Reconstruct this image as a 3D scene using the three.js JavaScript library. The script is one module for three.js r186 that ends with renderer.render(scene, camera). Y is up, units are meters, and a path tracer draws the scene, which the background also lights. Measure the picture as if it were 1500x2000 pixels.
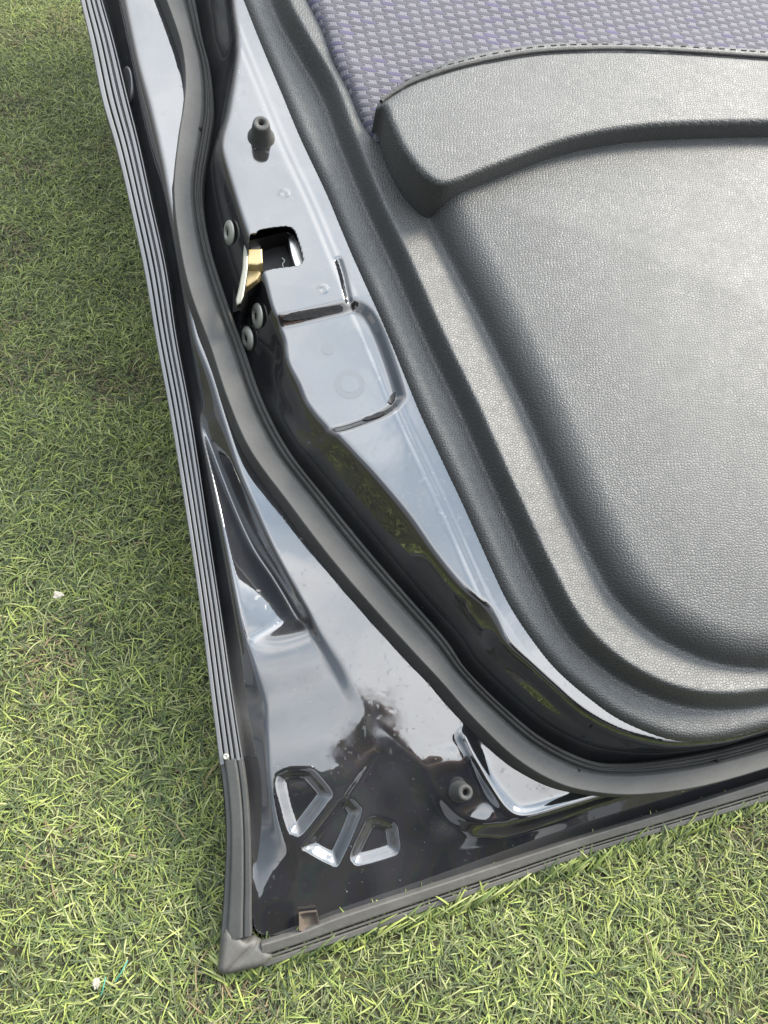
import * as THREE from 'three';
import { MarchingCubes } from 'three/addons/objects/MarchingCubes.js';
import { mergeGeometries } from 'three/addons/utils/BufferGeometryUtils.js';

// ---------------------------------------------------------------- camera, sky, sun, exposure
// The door has axes of its own: x along it, y up it, z out of its inner face (metres).
// The lens stands HEIGHT above the door's plane, tilted a little from its normal.
const HEIGHT = 0.52, FOCAL = 1500, HALF_W = 750, HALF_H = 1000;
const scene = new THREE.Scene();
const DN = new THREE.Vector3(250, 450, 1500).normalize();            // the door's normal, seen from the camera
const DX = new THREE.Vector3(1, 0, 0).addScaledVector(DN, -DN.x).normalize();
const DY = new THREE.Vector3().crossVectors(DN, DX);
// measured from the photograph: where a spot of the picture lies on the door at height z
function at(px, py, z) {
  const u = px - HALF_W, v = py - HALF_H;
  const d = new THREE.Vector3(u, -v, -FOCAL);
  const x = d.dot(DX), y = d.dot(DY), n = d.dot(DN), t = (z - HEIGHT) / n;
  return [x * t, y * t];
}
// the door leans: its lower edge lies in the grass, its upper side is raised
const LEAN = 0.34, EDGE_Z = -0.012, EDGE_UP = 0.008;
const [e0x, e0y] = at(434, 1906, EDGE_Z), [e1x, e1y] = at(1500, 1562, EDGE_Z);
const axis = new THREE.Vector3(e1x - e0x, e1y - e0y, 0).normalize();
const door_matrix = new THREE.Matrix4().makeTranslation(0, EDGE_UP, 0)
  .multiply(new THREE.Matrix4().makeRotationX(-Math.PI / 2))
  .multiply(new THREE.Matrix4().makeRotationAxis(axis, LEAN))
  .multiply(new THREE.Matrix4().makeTranslation(-e0x, -e0y, -EDGE_Z));
const camera = new THREE.PerspectiveCamera(2 * Math.atan(HALF_H / FOCAL) * 180 / Math.PI, 0.75, 0.01, 200);
{
  const m = new THREE.Matrix4().set(DX.x, DX.y, DX.z, 0, DY.x, DY.y, DY.z, 0, DN.x, DN.y, DN.z, HEIGHT, 0, 0, 0, 1);
  m.premultiply(door_matrix);
  m.decompose(camera.position, camera.quaternion, camera.scale);
  camera.updateMatrixWorld(); camera.matrixWorldInverse.copy(camera.matrixWorld).invert();
}
const toGround = (() => {                                            // where a spot of the picture lies on the lawn
  const inv = new THREE.Matrix4().copy(camera.matrixWorld);
  return (px, py, y = 0) => {
    const p = new THREE.Vector3(px - HALF_W, HALF_H - py, -FOCAL).applyMatrix4(inv).sub(camera.position);
    const t = (y - camera.position.y) / p.y;
    return [camera.position.x + p.x * t, camera.position.z + p.z * t];
  };
})();

function hash(x, y, z) {
  let h = Math.imul(x | 0, 374761393) ^ Math.imul(y | 0, 668265263) ^ Math.imul(z | 0, 2147483647 ^ 0x5bd1e995);
  h = Math.imul(h ^ (h >>> 13), 1274126177); h ^= h >>> 16;
  h = Math.imul(h, 0x85ebca6b); h ^= h >>> 13;
  return (h >>> 0) / 4294967296;
}
function noise(x, y, z = 0) {
  const i = Math.floor(x), j = Math.floor(y), k = Math.floor(z);
  let a = x - i, b = y - j, c = z - k;
  a = a * a * (3 - 2 * a); b = b * b * (3 - 2 * b); c = c * c * (3 - 2 * c);
  const L = (p, q, t) => p + (q - p) * t;
  return L(L(L(hash(i, j, k), hash(i + 1, j, k), a), L(hash(i, j + 1, k), hash(i + 1, j + 1, k), a), b),
    L(L(hash(i, j, k + 1), hash(i + 1, j, k + 1), a), L(hash(i, j + 1, k + 1), hash(i + 1, j + 1, k + 1), a), b), c);
}
function fbm(x, y, z = 0, n = 4) { let s = 0, w = 0.5, t = 0; for (let i = 0; i < n; i++) { s += w * noise(x, y, z); t += w; w *= 0.5; x *= 2.03; y *= 2.03; z *= 2.03; } return s / t; }
const smooth = (a, b, x) => { const t = Math.min(1, Math.max(0, (x - a) / (b - a))); return t * t * (3 - 2 * t); };
let seed = 12345;
const rnd = () => { seed = (Math.imul(seed, 1664525) + 1013904223) >>> 0; return seed / 4294967296; };

const SUN = new THREE.Vector3(0.80, 0.80, -0.42).normalize();
{
  const W = 1024, H = 512, data = new Float32Array(W * H * 4);
  for (let j = 0; j < H; j++) for (let i = 0; i < W; i++) {
    const el = ((j + 0.5) / H - 0.5) * Math.PI, az = ((i + 0.5) / W - 0.5) * 2 * Math.PI;
    const x = Math.cos(el) * Math.cos(az), y = Math.sin(el), z = Math.cos(el) * Math.sin(az);
    const ang = Math.acos(Math.min(1, x * SUN.x + y * SUN.y + z * SUN.z));
    const up = Math.max(0, y), d = 1 / (0.25 + up);
    const c = fbm(x * d * 1.6 + 7, z * d * 1.6 + 3, 0.5, 6), cover = smooth(0.30, 0.56, c);
    const L = (0.07 + 0.56 * up) * (0.5 + 0.5 * Math.cos(ang) * Math.abs(Math.cos(ang)) + 0.21) + 0.78 * Math.exp(-ang * ang / (2 * 0.60 * 0.60));
    const k = 0.62 + 0.38 * cover + 0.5 * (c - 0.5);
    const o = (j * W + i) * 4, q = 1 - cover;
    data[o] = L * k * (0.97 - 0.22 * q); data[o + 1] = L * k * (0.99 - 0.09 * q); data[o + 2] = L * k * (1.02 + 0.06 * q); data[o + 3] = 1;
  }
  const sky = new THREE.DataTexture(data, W, H, THREE.RGBAFormat, THREE.FloatType);
  sky.mapping = THREE.EquirectangularReflectionMapping; sky.magFilter = sky.minFilter = THREE.LinearFilter; sky.needsUpdate = true;
  scene.background = sky; scene.environment = sky; scene.backgroundIntensity = 1; scene.environmentIntensity = 1;
}
const sun = new THREE.DirectionalLight(0xfff4e2, 1.4);
sun.position.copy(SUN).multiplyScalar(5); sun.castShadow = true; sun.shadow.radius = 30;
sun.shadow.camera.left = sun.shadow.camera.bottom = -1.2; sun.shadow.camera.right = sun.shadow.camera.top = 1.2;
sun.shadow.camera.near = 1; sun.shadow.camera.far = 12; sun.shadow.mapSize.set(2048, 2048);
scene.add(sun, sun.target);
const EXPOSURE = 4.75;

// ---------------------------------------------------------------- textures and materials
function tex(w, h, f, { srgb = false, size = 1, sizeY = size } = {}) {
  const data = new Uint8Array(w * h * 4);
  for (let j = 0; j < h; j++) for (let i = 0; i < w; i++) {
    const c = f(i, j), o = (j * w + i) * 4;
    if (typeof c === 'number') data[o] = data[o + 1] = data[o + 2] = Math.max(0, Math.min(255, c * 255));
    else for (let k = 0; k < 3; k++) data[o + k] = Math.max(0, Math.min(255, c[k] * 255));
    data[o + 3] = 255;
  }
  const t = new THREE.DataTexture(data, w, h);
  t.wrapS = t.wrapT = THREE.RepeatWrapping; t.magFilter = THREE.LinearFilter; t.minFilter = THREE.LinearMipmapLinearFilter; t.generateMipmaps = true;
  if (srgb) t.colorSpace = THREE.SRGBColorSpace;
  t.repeat.set(1 / size, 1 / sizeY); t.needsUpdate = true;
  return t;
}
function cells(n, s, stretch = 1) {                                           // tiling cell pattern: distance to the borders
  const pts = []; const nx = n, ny = Math.round(n * stretch);
  for (let j = 0; j < ny; j++) for (let i = 0; i < nx; i++) pts.push([(i + 0.1 + 0.8 * hash(i, j, s)) / nx, (j + 0.1 + 0.8 * hash(i, j, s + 9)) / ny]);
  return (u, v) => {
    const ci = Math.floor(u * nx), cj = Math.floor(v * ny); let f1 = 9, f2 = 9, id = 0;
    for (let b = -1; b <= 1; b++) for (let a = -1; a <= 1; a++) {
      const i = ci + a, j = cj + b, ii = ((i % nx) + nx) % nx, jj = ((j % ny) + ny) % ny, p = pts[jj * nx + ii];
      const x = (p[0] + (i - ii) / nx - u) * nx, y = (p[1] + (j - jj) / ny - v) * ny, d = Math.sqrt(x * x + y * y);
      if (d < f1) { f2 = f1; f1 = d; id = jj * nx + ii; } else if (d < f2) f2 = d;
    }
    return [f1, f2, id];
  };
}
const tileNoise = (u, v, n, s) => {                                        // tiling value noise
  const x = u * n, y = v * n, i = Math.floor(x), j = Math.floor(y); let a = x - i, b = y - j; a = a * a * (3 - 2 * a); b = b * b * (3 - 2 * b);
  const h = (p, q) => hash(((p % n) + n) % n, ((q % n) + n) % n, s), L = (p, q, t) => p + (q - p) * t;
  return L(L(h(i, j), h(i + 1, j), a), L(h(i, j + 1), h(i + 1, j + 1), a), b);
};
const leatherBump = (() => {
  const c1 = cells(34, 3, 1.15), c2 = cells(11, 5, 1.6);
  return tex(1024, 1024, (i, j) => {
    let u = i / 1024, v = j / 1024;
    const wu = u + 0.010 * (tileNoise(u, v, 24, 1) - 0.5) + 0.02 * (tileNoise(u, v, 8, 6) - 0.5), wv = v + 0.010 * (tileNoise(u, v, 24, 2) - 0.5) + 0.02 * (tileNoise(u, v, 8, 7) - 0.5);
    const [a, b, id] = c1(wu, wv), [p, q] = c2(wu, wv);
    const pebble = smooth(0.0, 0.42, b - a) * (0.75 + 0.25 * hash(id, 1, 1)), fold = smooth(0, 0.10, q - p);
    return 0.08 + 0.62 * pebble + 0.14 * fold + 0.12 * tileNoise(u, v, 160, 4);
  }, { size: 0.070 });
})();
const leatherRough = tex(512, 512, (i, j) => { const u = i / 512, v = j / 512; return 0.50 + 0.05 * tileNoise(u, v, 9, 11) + 0.06 * tileNoise(u, v, 60, 12); }, { size: 0.2 });
const leatherTint = tex(512, 512, (i, j) => { const u = i / 512, v = j / 512, k = 0.92 + 0.05 * tileNoise(u, v, 6, 21) + 0.05 * tileNoise(u, v, 90, 22); return [k, k, k]; }, { size: 0.33 });
const leather = new THREE.MeshPhysicalMaterial({ color: new THREE.Color().setRGB(0.040, 0.0425, 0.042), roughness: 1, roughnessMap: leatherRough, map: leatherTint, ior: 1.76, bumpMap: leatherBump, bumpScale: 0.00032 });
const dust = tex(2048, 2048, (i, j) => {
  const u = i / 2048, v = j / 2048;
  let k = 0.25 + 0.55 * Math.pow(tileNoise(u, v, 7, 31) * 0.6 + tileNoise(u, v, 40, 32) * 0.4, 2) + 0.25 * Math.max(0, tileNoise(u, v, 500, 33) - 0.75);
  k *= 0.045; return [k, k * 1.02, k * 1.12];
}, { size: 0.7 });
{                                                                    // pale specks of dust, some of them larger
  const d = dust.image.data;
  for (let n = 0; n < 4200; n++) {
    const x = Math.floor(rnd() * 2048), y = Math.floor(rnd() * 2048), big = rnd();
    if (tileNoise(x / 2048, y / 2048, 9, 91) * .6 + tileNoise(x / 2048, y / 2048, 26, 92) * .4 < .35 + .35 * rnd()) continue;
    const b = 10 + 100 * rnd() * rnd();
    for (let a = 0; a < (big > 0.97 ? 3 : big > 0.86 ? 2 : 1); a++) for (let e = 0; e < (big > 0.98 ? 3 : big > 0.82 ? 2 : 1); e++) {
      const o = (((y + e) & 2047) * 2048 + ((x + a) & 2047)) * 4;
      d[o] = d[o + 1] = d[o + 2] = Math.min(255, b);
    }
  }
}
const peel = tex(512, 512, (i, j) => { const u = i / 512, v = j / 512; return 0.4 * tileNoise(u, v, 6, 41) + 0.35 * tileNoise(u, v, 17, 42) + 0.2 * tileNoise(u, v, 38, 43); }, { size: 0.11 });
const smear = tex(1024, 1024, (i, j) => { const u = i / 1024, v = j / 1024; return 0.03 + 0.10 * smooth(0.5, 0.9, tileNoise(u, v, 14, 51) * 0.6 + tileNoise(u, v, 60, 52) * 0.4) + 0.16 * smooth(0.78, 0.95, tileNoise(u, v, 190, 53)); }, { size: 0.4 });
const paint = new THREE.MeshPhysicalMaterial({ color: 0xffffff, map: dust, roughness: 1, roughnessMap: smear, ior: 2.2, bumpMap: peel, bumpScale: 0.00007 });
const chipMat = new THREE.MeshPhysicalMaterial({ color: new THREE.Color().setRGB(.016, .016, .018), roughness: .5, ior: 1.4 });
const filmMark = new THREE.MeshPhysicalMaterial({ color: new THREE.Color().setRGB(.02, .02, .021), roughness: .16, ior: 2.1 });
const rubberGrain = tex(512, 512, (i, j) => { const u = i / 512, v = j / 512; return 0.5 * tileNoise(u, v, 120, 61) + 0.3 * tileNoise(u, v, 40, 62); }, { size: 0.06 });
const rubberTint = tex(512, 512, (i, j) => { const u = i / 512, v = j / 512, k = 0.62 + 0.3 * tileNoise(u, v, 8, 63) + 0.16 * tileNoise(u, v, 60, 64) + (hash(i, j, 65) > 0.9975 ? 0.7 : 0); return [k, k, k * 0.98]; }, { size: 0.12 });
const rubber = new THREE.MeshPhysicalMaterial({ color: new THREE.Color().setRGB(0.050, 0.051, 0.050), map: rubberTint, roughness: 0.7, ior: 1.6, bumpMap: rubberGrain, bumpScale: 0.00005 });
const dustyRubber = new THREE.MeshPhysicalMaterial({ color: new THREE.Color().setRGB(0.105, 0.102, 0.095), map: rubberTint, roughness: 0.6, ior: 1.6, bumpMap: rubberGrain, bumpScale: 0.00006 });
const plastic = new THREE.MeshPhysicalMaterial({ color: new THREE.Color().setRGB(0.06, 0.061, 0.063), map: rubberTint, roughness: 0.38, ior: 2.2, bumpMap: rubberGrain, bumpScale: 0.00003 });
const blackPart = new THREE.MeshPhysicalMaterial({ color: new THREE.Color().setRGB(0.010, 0.010, 0.011), roughness: 0.45, ior: 1.3, map: rubberTint });
const hole = new THREE.MeshStandardMaterial({ color: new THREE.Color().setRGB(0.004, 0.004, 0.004), roughness: 0.9 });
const steel = new THREE.MeshPhysicalMaterial({ color: new THREE.Color().setRGB(0.62, 0.61, 0.58), metalness: 1, roughness: 0.3, bumpMap: rubberGrain, bumpScale: 0.00004 });
const zinc = new THREE.MeshPhysicalMaterial({ color: new THREE.Color().setRGB(0.36, 0.37, 0.33), metalness: 0.6, roughness: 0.42, bumpMap: rubberGrain, bumpScale: 0.00004 });
const plate = new THREE.MeshPhysicalMaterial({ color: new THREE.Color().setRGB(0.20, 0.20, 0.17), metalness: 0.9, roughness: 0.5 });
const yellow = new THREE.MeshPhysicalMaterial({ color: new THREE.Color().setRGB(0.36, 0.28, 0.13), roughness: 0.38, ior: 1.55 });
const threadMat = new THREE.MeshStandardMaterial({ color: new THREE.Color().setRGB(0.02, 0.02, 0.021), roughness: 0.7 });
// woven cloth: slate ovals over pale lavender squares, every other row shifted by half
const PX = 0.0188, PY = 0.0068;
function weave(kind) {
  return (i, j) => {
    const u = i / 1024 * 8, v = j / 1024 * 12;                          // 8 pitches by 12 double rows
    const w = 0.06 * (tileNoise(i / 1024, j / 1024, 16, 71) - 0.5);
    const y = v * 2 + w * 2, row = Math.floor(y), fy = y - row, x = u + (row & 1 ? 0.5 : 0) + w, col = Math.floor(x), fx = x - col;
    const a = (fx - 0.5) / 0.335, b = (fy - 0.5) / 0.50, r = Math.pow(Math.pow(Math.abs(a), 2.6) + Math.pow(Math.abs(b), 2.6), 1 / 2.6);
    const oval = smooth(1.02, 0.9, r), fibre = 0.5 + 0.5 * Math.sin((fy + 0.05 * Math.sin(fx * 7)) * 40 + 6 * hash(col, row, 72)), warp = 0.5 + 0.5 * Math.sin(fx * 62);
    const fine = hash(i, j, 73);
    if (kind === 'bump') return oval * (0.55 + 0.35 * Math.sqrt(Math.max(0, 1 - r * r)) + 0.07 * fibre) + (1 - oval) * (0.22 + 0.08 * warp);
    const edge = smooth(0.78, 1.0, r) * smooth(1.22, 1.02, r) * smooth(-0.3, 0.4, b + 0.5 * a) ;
    const hue = hash(((col % 8) + 8) % 8, row % 24, 74), violet = smooth(0.72, 0.95, hue);
    const tone = 0.9 + 0.16 * hash(((col % 8) + 8) % 8, row % 24, 75);
    const o = [0.30, 0.298 - 0.012 * violet, 0.335 + 0.045 * violet].map(c => c * tone * (0.88 + 0.16 * fibre)), g = [0.42, 0.415, 0.445].map(c => c * (0.86 + 0.17 * warp));
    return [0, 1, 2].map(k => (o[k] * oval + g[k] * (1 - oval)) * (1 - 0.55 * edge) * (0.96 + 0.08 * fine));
  };
}
const cloth = new THREE.MeshPhysicalMaterial({ map: tex(1024, 1024, weave('color'), { srgb: true, size: PX * 8, sizeY: PY * 12 }), bumpMap: tex(1024, 1024, weave('bump'), { size: PX * 8, sizeY: PY * 12 }), bumpScale: 0.0008, roughness: 0.8, sheen: 0.4, sheenRoughness: 0.6, sheenColor: new THREE.Color(0.5, 0.5, 0.6) });

// ---------------------------------------------------------------- tools for shapes
function smoothLine(pts, per = 8) {                                          // Catmull-Rom through measured points of any dimension
  const out = [], n = pts.length, g = i => pts[Math.max(0, Math.min(n - 1, i))];
  for (let i = 0; i < n - 1; i++) {
    const [a, b, c, d] = [g(i - 1), g(i), g(i + 1), g(i + 2)];
    for (let k = 0; k < per; k++) {
      const t = k / per, t2 = t * t, t3 = t2 * t;
      out.push(b.map((_, q) => 0.5 * (2 * b[q] + (c[q] - a[q]) * t + (2 * a[q] - 5 * b[q] + 4 * c[q] - d[q]) * t2 + (3 * b[q] - a[q] - 3 * c[q] + d[q]) * t3)));
    }
  }
  out.push(pts[n - 1].slice());
  return out;
}
// a line on the door: [picture x, picture y, height]; returns points in metres
const zOf = (pts, z) => pts.map(p => p.length > 2 ? p : [p[0], p[1], z]);
function rail(pts, z = 0, per = 6) {
  const s = smoothLine(zOf(pts, z), per).map(([px, py, h]) => [...at(px, py, h), h]);
  return { p: s, n: s.length };
}
const shiftLine = (pts, dx, dy, z) => pts.map(p => [p[0] + dx, p[1] + dy, ...(z === undefined ? p.slice(2) : [z])]);
function near(r, x, y) {                                                    // [signed distance (right-hand side of the line positive), height there]
  let best = 1e9, sx = 0, bz = 0; const P = r.p;
  for (let i = 0; i + 1 < r.n; i++) {
    const a = P[i], b = P[i + 1], ex = b[0] - a[0], ey = b[1] - a[1], l2 = ex * ex + ey * ey + 1e-14;
    let t = ((x - a[0]) * ex + (y - a[1]) * ey) / l2; t = t < 0 ? 0 : t > 1 ? 1 : t;
    const qx = x - a[0] - ex * t, qy = y - a[1] - ey * t, d = qx * qx + qy * qy;
    if (d < best - 1e-13) { best = d; bz = a[2] + (b[2] - a[2]) * t; sx = ex * (y - a[1]) - ey * (x - a[0]); }
  }
  return [Math.sqrt(best) * (sx >= 0 ? 1 : -1), bz];
}
function polygon(pts, z, per = 5) {                                              // closed outline; inside positive
  const c = [...pts, pts[0]], s = (per > 1 ? smoothLine(zOf(c, z), per) : zOf(c, z)).map(([px, py, h]) => [...at(px, py, h), h]);
  return (x, y) => {
    let best = 1e9, inside = false;
    for (let i = 0; i + 1 < s.length; i++) {
      const a = s[i], b = s[i + 1], ex = b[0] - a[0], ey = b[1] - a[1], l2 = ex * ex + ey * ey + 1e-14;
      let t = ((x - a[0]) * ex + (y - a[1]) * ey) / l2; t = t < 0 ? 0 : t > 1 ? 1 : t;
      const qx = x - a[0] - ex * t, qy = y - a[1] - ey * t; best = Math.min(best, qx * qx + qy * qy);
      if ((a[1] > y) !== (b[1] > y) && x < a[0] + ex * (y - a[1]) / ey) inside = !inside;
    }
    return Math.sqrt(best) * (inside ? 1 : -1);
  };
}
function between(rails, x, y) {                                             // height between neighbouring rails
  let pd = null, pz = 0;
  for (let i = 0; i < rails.length; i++) {
    const [d, z] = near(rails[i], x, y);
    if (d < 0) { if (pd === null) return z; return pz + (z - pz) * pd / (pd - d + 1e-12); }
    pd = d; pz = z;
  }
  return pz;
}
function field(x0, y0, x1, y1, c, f, blur) {                                     // heights on a grid, softened so that creases are rounded
  const nx = Math.ceil((x1 - x0) / c) + 1, ny = Math.ceil((y1 - y0) / c) + 1; let a = new Float32Array(nx * ny);
  for (let j = 0; j < ny; j++) for (let i = 0; i < nx; i++) a[j * nx + i] = f(x0 + i * c, y0 + j * c);
  for (let pass = 0; pass < blur; pass++) {
    const b = new Float32Array(nx * ny);
    for (let j = 0; j < ny; j++) for (let i = 0; i < nx; i++) b[j * nx + i] = (a[j * nx + Math.max(0, i - 1)] + 2 * a[j * nx + i] + a[j * nx + Math.min(nx - 1, i + 1)]) / 4;
    for (let j = 0; j < ny; j++) for (let i = 0; i < nx; i++) a[j * nx + i] = (b[Math.max(0, j - 1) * nx + i] + 2 * b[j * nx + i] + b[Math.min(ny - 1, j + 1) * nx + i]) / 4;
  }
  const get = (x, y) => {
    let u = (x - x0) / c, v = (y - y0) / c; u = Math.max(0, Math.min(nx - 1.001, u)); v = Math.max(0, Math.min(ny - 1.001, v));
    const i = Math.floor(u), j = Math.floor(v), p = u - i, q = v - j, o = j * nx + i;
    return (a[o] * (1 - p) + a[o + 1] * p) * (1 - q) + (a[o + nx] * (1 - p) + a[o + nx + 1] * p) * q;
  };
  return get;
}
// a sheet over the area where inside(x, y) > 0; its border lies exactly on the outline; skirt: how far its rim is turned down
function sheet(x0, y0, x1, y1, c, inside, height, skirt = 0) {
  const nx = Math.ceil((x1 - x0) / c) + 1, ny = Math.ceil((y1 - y0) / c) + 1, f = new Float32Array(nx * ny), id = new Int32Array(nx * ny).fill(-1);
  for (let j = 0; j < ny; j++) for (let i = 0; i < nx; i++) f[j * nx + i] = inside(x0 + i * c, y0 + j * c);
  const pos = [], uv = [], idx = [], edge = new Map();
  const vert = (i, j) => {
    const o = j * nx + i; if (id[o] >= 0) return id[o];
    let x = x0 + i * c, y = y0 + j * c, v = f[o];
    if (v <= 0) {
      for (let k = 0; k < 4 && Math.abs(v) > 1e-6; k++) {
        const h = c * 0.2, gx = (inside(x + h, y) - inside(x - h, y)) / (2 * h), gy = (inside(x, y + h) - inside(x, y - h)) / (2 * h), g = gx * gx + gy * gy;
        if (g < 0.05) break;
        x -= v * gx / g; y -= v * gy / g; v = inside(x, y);
      }
    }
    id[o] = pos.length / 3; pos.push(x, y, height(x, y)); uv.push(x, y);
    return id[o];
  };
  const tri = (a, b, d) => {
    const ax = pos[a * 3], ay = pos[a * 3 + 1], cr = (pos[b * 3] - ax) * (pos[d * 3 + 1] - ay) - (pos[b * 3 + 1] - ay) * (pos[d * 3] - ax);
    if (cr < 1e-12) return; idx.push(a, b, d);
  };
  for (let j = 0; j + 1 < ny; j++) for (let i = 0; i + 1 < nx; i++) {
    const o = j * nx + i;
    if (f[o] <= 0 && f[o + 1] <= 0 && f[o + nx] <= 0 && f[o + nx + 1] <= 0) continue;
    const a = vert(i, j), b = vert(i + 1, j), d = vert(i + 1, j + 1), e = vert(i, j + 1);
    if (f[o] <= 0 && f[o + nx + 1] <= 0) { tri(a, b, e); tri(b, d, e); } else { tri(a, b, d); tri(a, d, e); }
  }
  if (skirt > 0) {
    for (let t = 0; t < idx.length; t += 3) for (let k = 0; k < 3; k++) {
      const a = idx[t + k], b = idx[t + (k + 1) % 3], key = Math.min(a, b) * 4e6 + Math.max(a, b);
      if (edge.has(key)) edge.set(key, null); else edge.set(key, [a, b]);
    }
    const low = new Map(), dn = (a) => { if (!low.has(a)) { low.set(a, pos.length / 3); pos.push(pos[a * 3], pos[a * 3 + 1], pos[a * 3 + 2] - skirt); uv.push(uv[a * 2], uv[a * 2 + 1] - skirt); } return low.get(a); };
    for (const e of edge.values()) if (e) { const [a, b] = e, p = dn(a), q = dn(b); idx.push(b, a, p, b, p, q); }
  }
  const g = new THREE.BufferGeometry();
  g.setAttribute('position', new THREE.Float32BufferAttribute(pos, 3)); g.setAttribute('uv', new THREE.Float32BufferAttribute(uv, 2)); g.setIndex(idx);
  g.computeVertexNormals();
  return g;
}
// a strip between two measured lines; profile: [share across, height above the lines]
function strip(pairs, profile, { per = 8, cap = true } = {}) {                        // pairs: [xl, yl, xr, yr, z]
  const s = smoothLine(pairs, per), pos = [], uv = [], idx = [], M = profile.length; let run = 0, last = null;
  s.forEach(([xl, yl, xr, yr, zl, zr, k = 1]) => {
    const a = at(xl, yl, zl), b = at(xr, yr, zr ?? zl), mid = [(a[0] + b[0]) / 2, (a[1] + b[1]) / 2];
    if (last) run += Math.hypot(mid[0] - last[0], mid[1] - last[1]); last = mid;
    const w = Math.hypot(b[0] - a[0], b[1] - a[1]);
    for (const [t, h] of profile) { pos.push(a[0] + (b[0] - a[0]) * t, a[1] + (b[1] - a[1]) * t, zl + ((zr ?? zl) - zl) * Math.max(0, Math.min(1, t)) + h * k); uv.push(t * w, run); }
  });
  for (let i = 0; i + 1 < s.length; i++) for (let k = 0; k + 1 < M; k++) { const a = i * M + k, b = a + M; idx.push(a, b, a + 1, a + 1, b, b + 1); }
  const g = new THREE.BufferGeometry();
  g.setAttribute('position', new THREE.Float32BufferAttribute(pos, 3)); g.setAttribute('uv', new THREE.Float32BufferAttribute(uv, 2)); g.setIndex(idx); g.computeVertexNormals();
  return g;
}
function tube(points, r, seg = 8) { return new THREE.TubeGeometry(new THREE.CatmullRomCurve3(points.map(p => new THREE.Vector3(...p))), Math.max(8, points.length * 4), r, seg); }
function solid(outline, depth, bevel = 0.0006) {                                  // extruded outline with bevelled edges
  const s = new THREE.Shape(outline.map(p => new THREE.Vector2(p[0], p[1])));
  return new THREE.ExtrudeGeometry(s, { depth, bevelEnabled: bevel > 0, bevelSize: bevel, bevelThickness: bevel, bevelSegments: 2, curveSegments: 10 });
}
function lathe(profile, seg = 40) { const g = new THREE.LatheGeometry(profile.map(p => new THREE.Vector2(p[0], p[1])), seg); g.rotateX(Math.PI / 2); return g; }

// ---------------------------------------------------------------- the lawn
const lawn = new THREE.Mesh(new THREE.PlaneGeometry(24, 24, 1, 1).rotateX(-Math.PI / 2), new THREE.MeshStandardMaterial({
  map: tex(512, 512, (i, j) => { const u = i / 512, v = j / 512, k = 0.6 + 0.5 * tileNoise(u, v, 20, 81) + 0.3 * tileNoise(u, v, 120, 82); return [0.20 * k, 0.20 * k, 0.12 * k]; }, { srgb: true, size: 0.02 }), roughness: 0.95 }));
lawn.name = 'lawn_ground'; lawn.userData.kind = 'structure'; lawn.receiveShadow = true; scene.add(lawn);

// ---------------------------------------------------------------- the door
const door = new THREE.Group(); door.name = 'car_door'; scene.add(door);
door_matrix.decompose(door.position, door.quaternion, door.scale);
door.userData = { label: 'black car door lying inner side up on the artificial grass', category: 'car door' };
const counts = {};
function part(name, geometry, material, parent = door, label) {
  const n = counts[name] = (counts[name] ?? -1) + 1, m = new THREE.Mesh(geometry, material);
  m.name = n ? `${name}_${String(n).padStart(3, '0')}` : name; m.castShadow = m.receiveShadow = true; parent.add(m);
  if (label) m.userData.label = label;
  return m;
}
// measured lines, from the outer edge inwards; heights in metres
const L_OUT = [[38, -640], [130, -160], [150, -60], [162, 20], [177, 80], [200, 200], [227, 293], [253, 400], [282, 533], [305, 667], [330, 800], [352, 933], [373, 1067], [392, 1200], [413, 1367], [431, 1500], [441, 1633], [437, 1733], [430, 1833], [424, 1895]];
const SEAM = [[640, 830]];
const R0 = rail([[74, -640, -.015], [164, -200, -.015], [184, -80, -.015], [200, 0, -.015], [225, 90, -.015], [252, 200, -.015], [275, 293, -.015], [298, 400, -.015], [327, 533, -.015], [347, 667, -.015], [372, 800, -.015], [393, 933, -.015], [413, 1067, -.015], [433, 1200, -.015], [457, 1367, -.014], [480, 1500, -.013], [491, 1600, -.011], [497, 1700, -.010], [497, 1770, -.0105], [503, 1812, -.0105], [530, 1822, -.0105], [580, 1815, -.0105], [625, 1796, -.0105], [700, 1774, -.0105], [850, 1725, -.0105], [1000, 1676, -.0105], [1140, 1630, -.0105], [1300, 1582, -.0105], [1500, 1520, -.0105], [1700, 1458, -.0105], [1950, 1380, -.0105]], 0);
const R1 = rail([[82, -640, -.012], [172, -200, -.012], [192, -80, -.012], [208, 0, -.012], [258, 200, -.012], [305, 400, -.012], [334, 533, -.012], [354, 667, -.011], [384, 800, -.006], [407, 900, .008], [438, 1050, .0085], [459, 1160, .0055], [472, 1222, .003], [481, 1252, .001], [499, 1310, .001], [519, 1377, .0], [521, 1450, .001], [525, 1533, .0005], [537, 1600, -.002], [560, 1655, -.004], [600, 1694, -.007], [667, 1706, -.0075], [783, 1687, -.0075], [900, 1663, -.007], [960, 1645, -.006], [1020, 1625, -.005], [1100, 1598, -.003], [1190, 1566, -.001], [1340, 1531, -.001], [1500, 1486, -.001], [1700, 1424, -.001], [1950, 1346, -.001]]);
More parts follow.
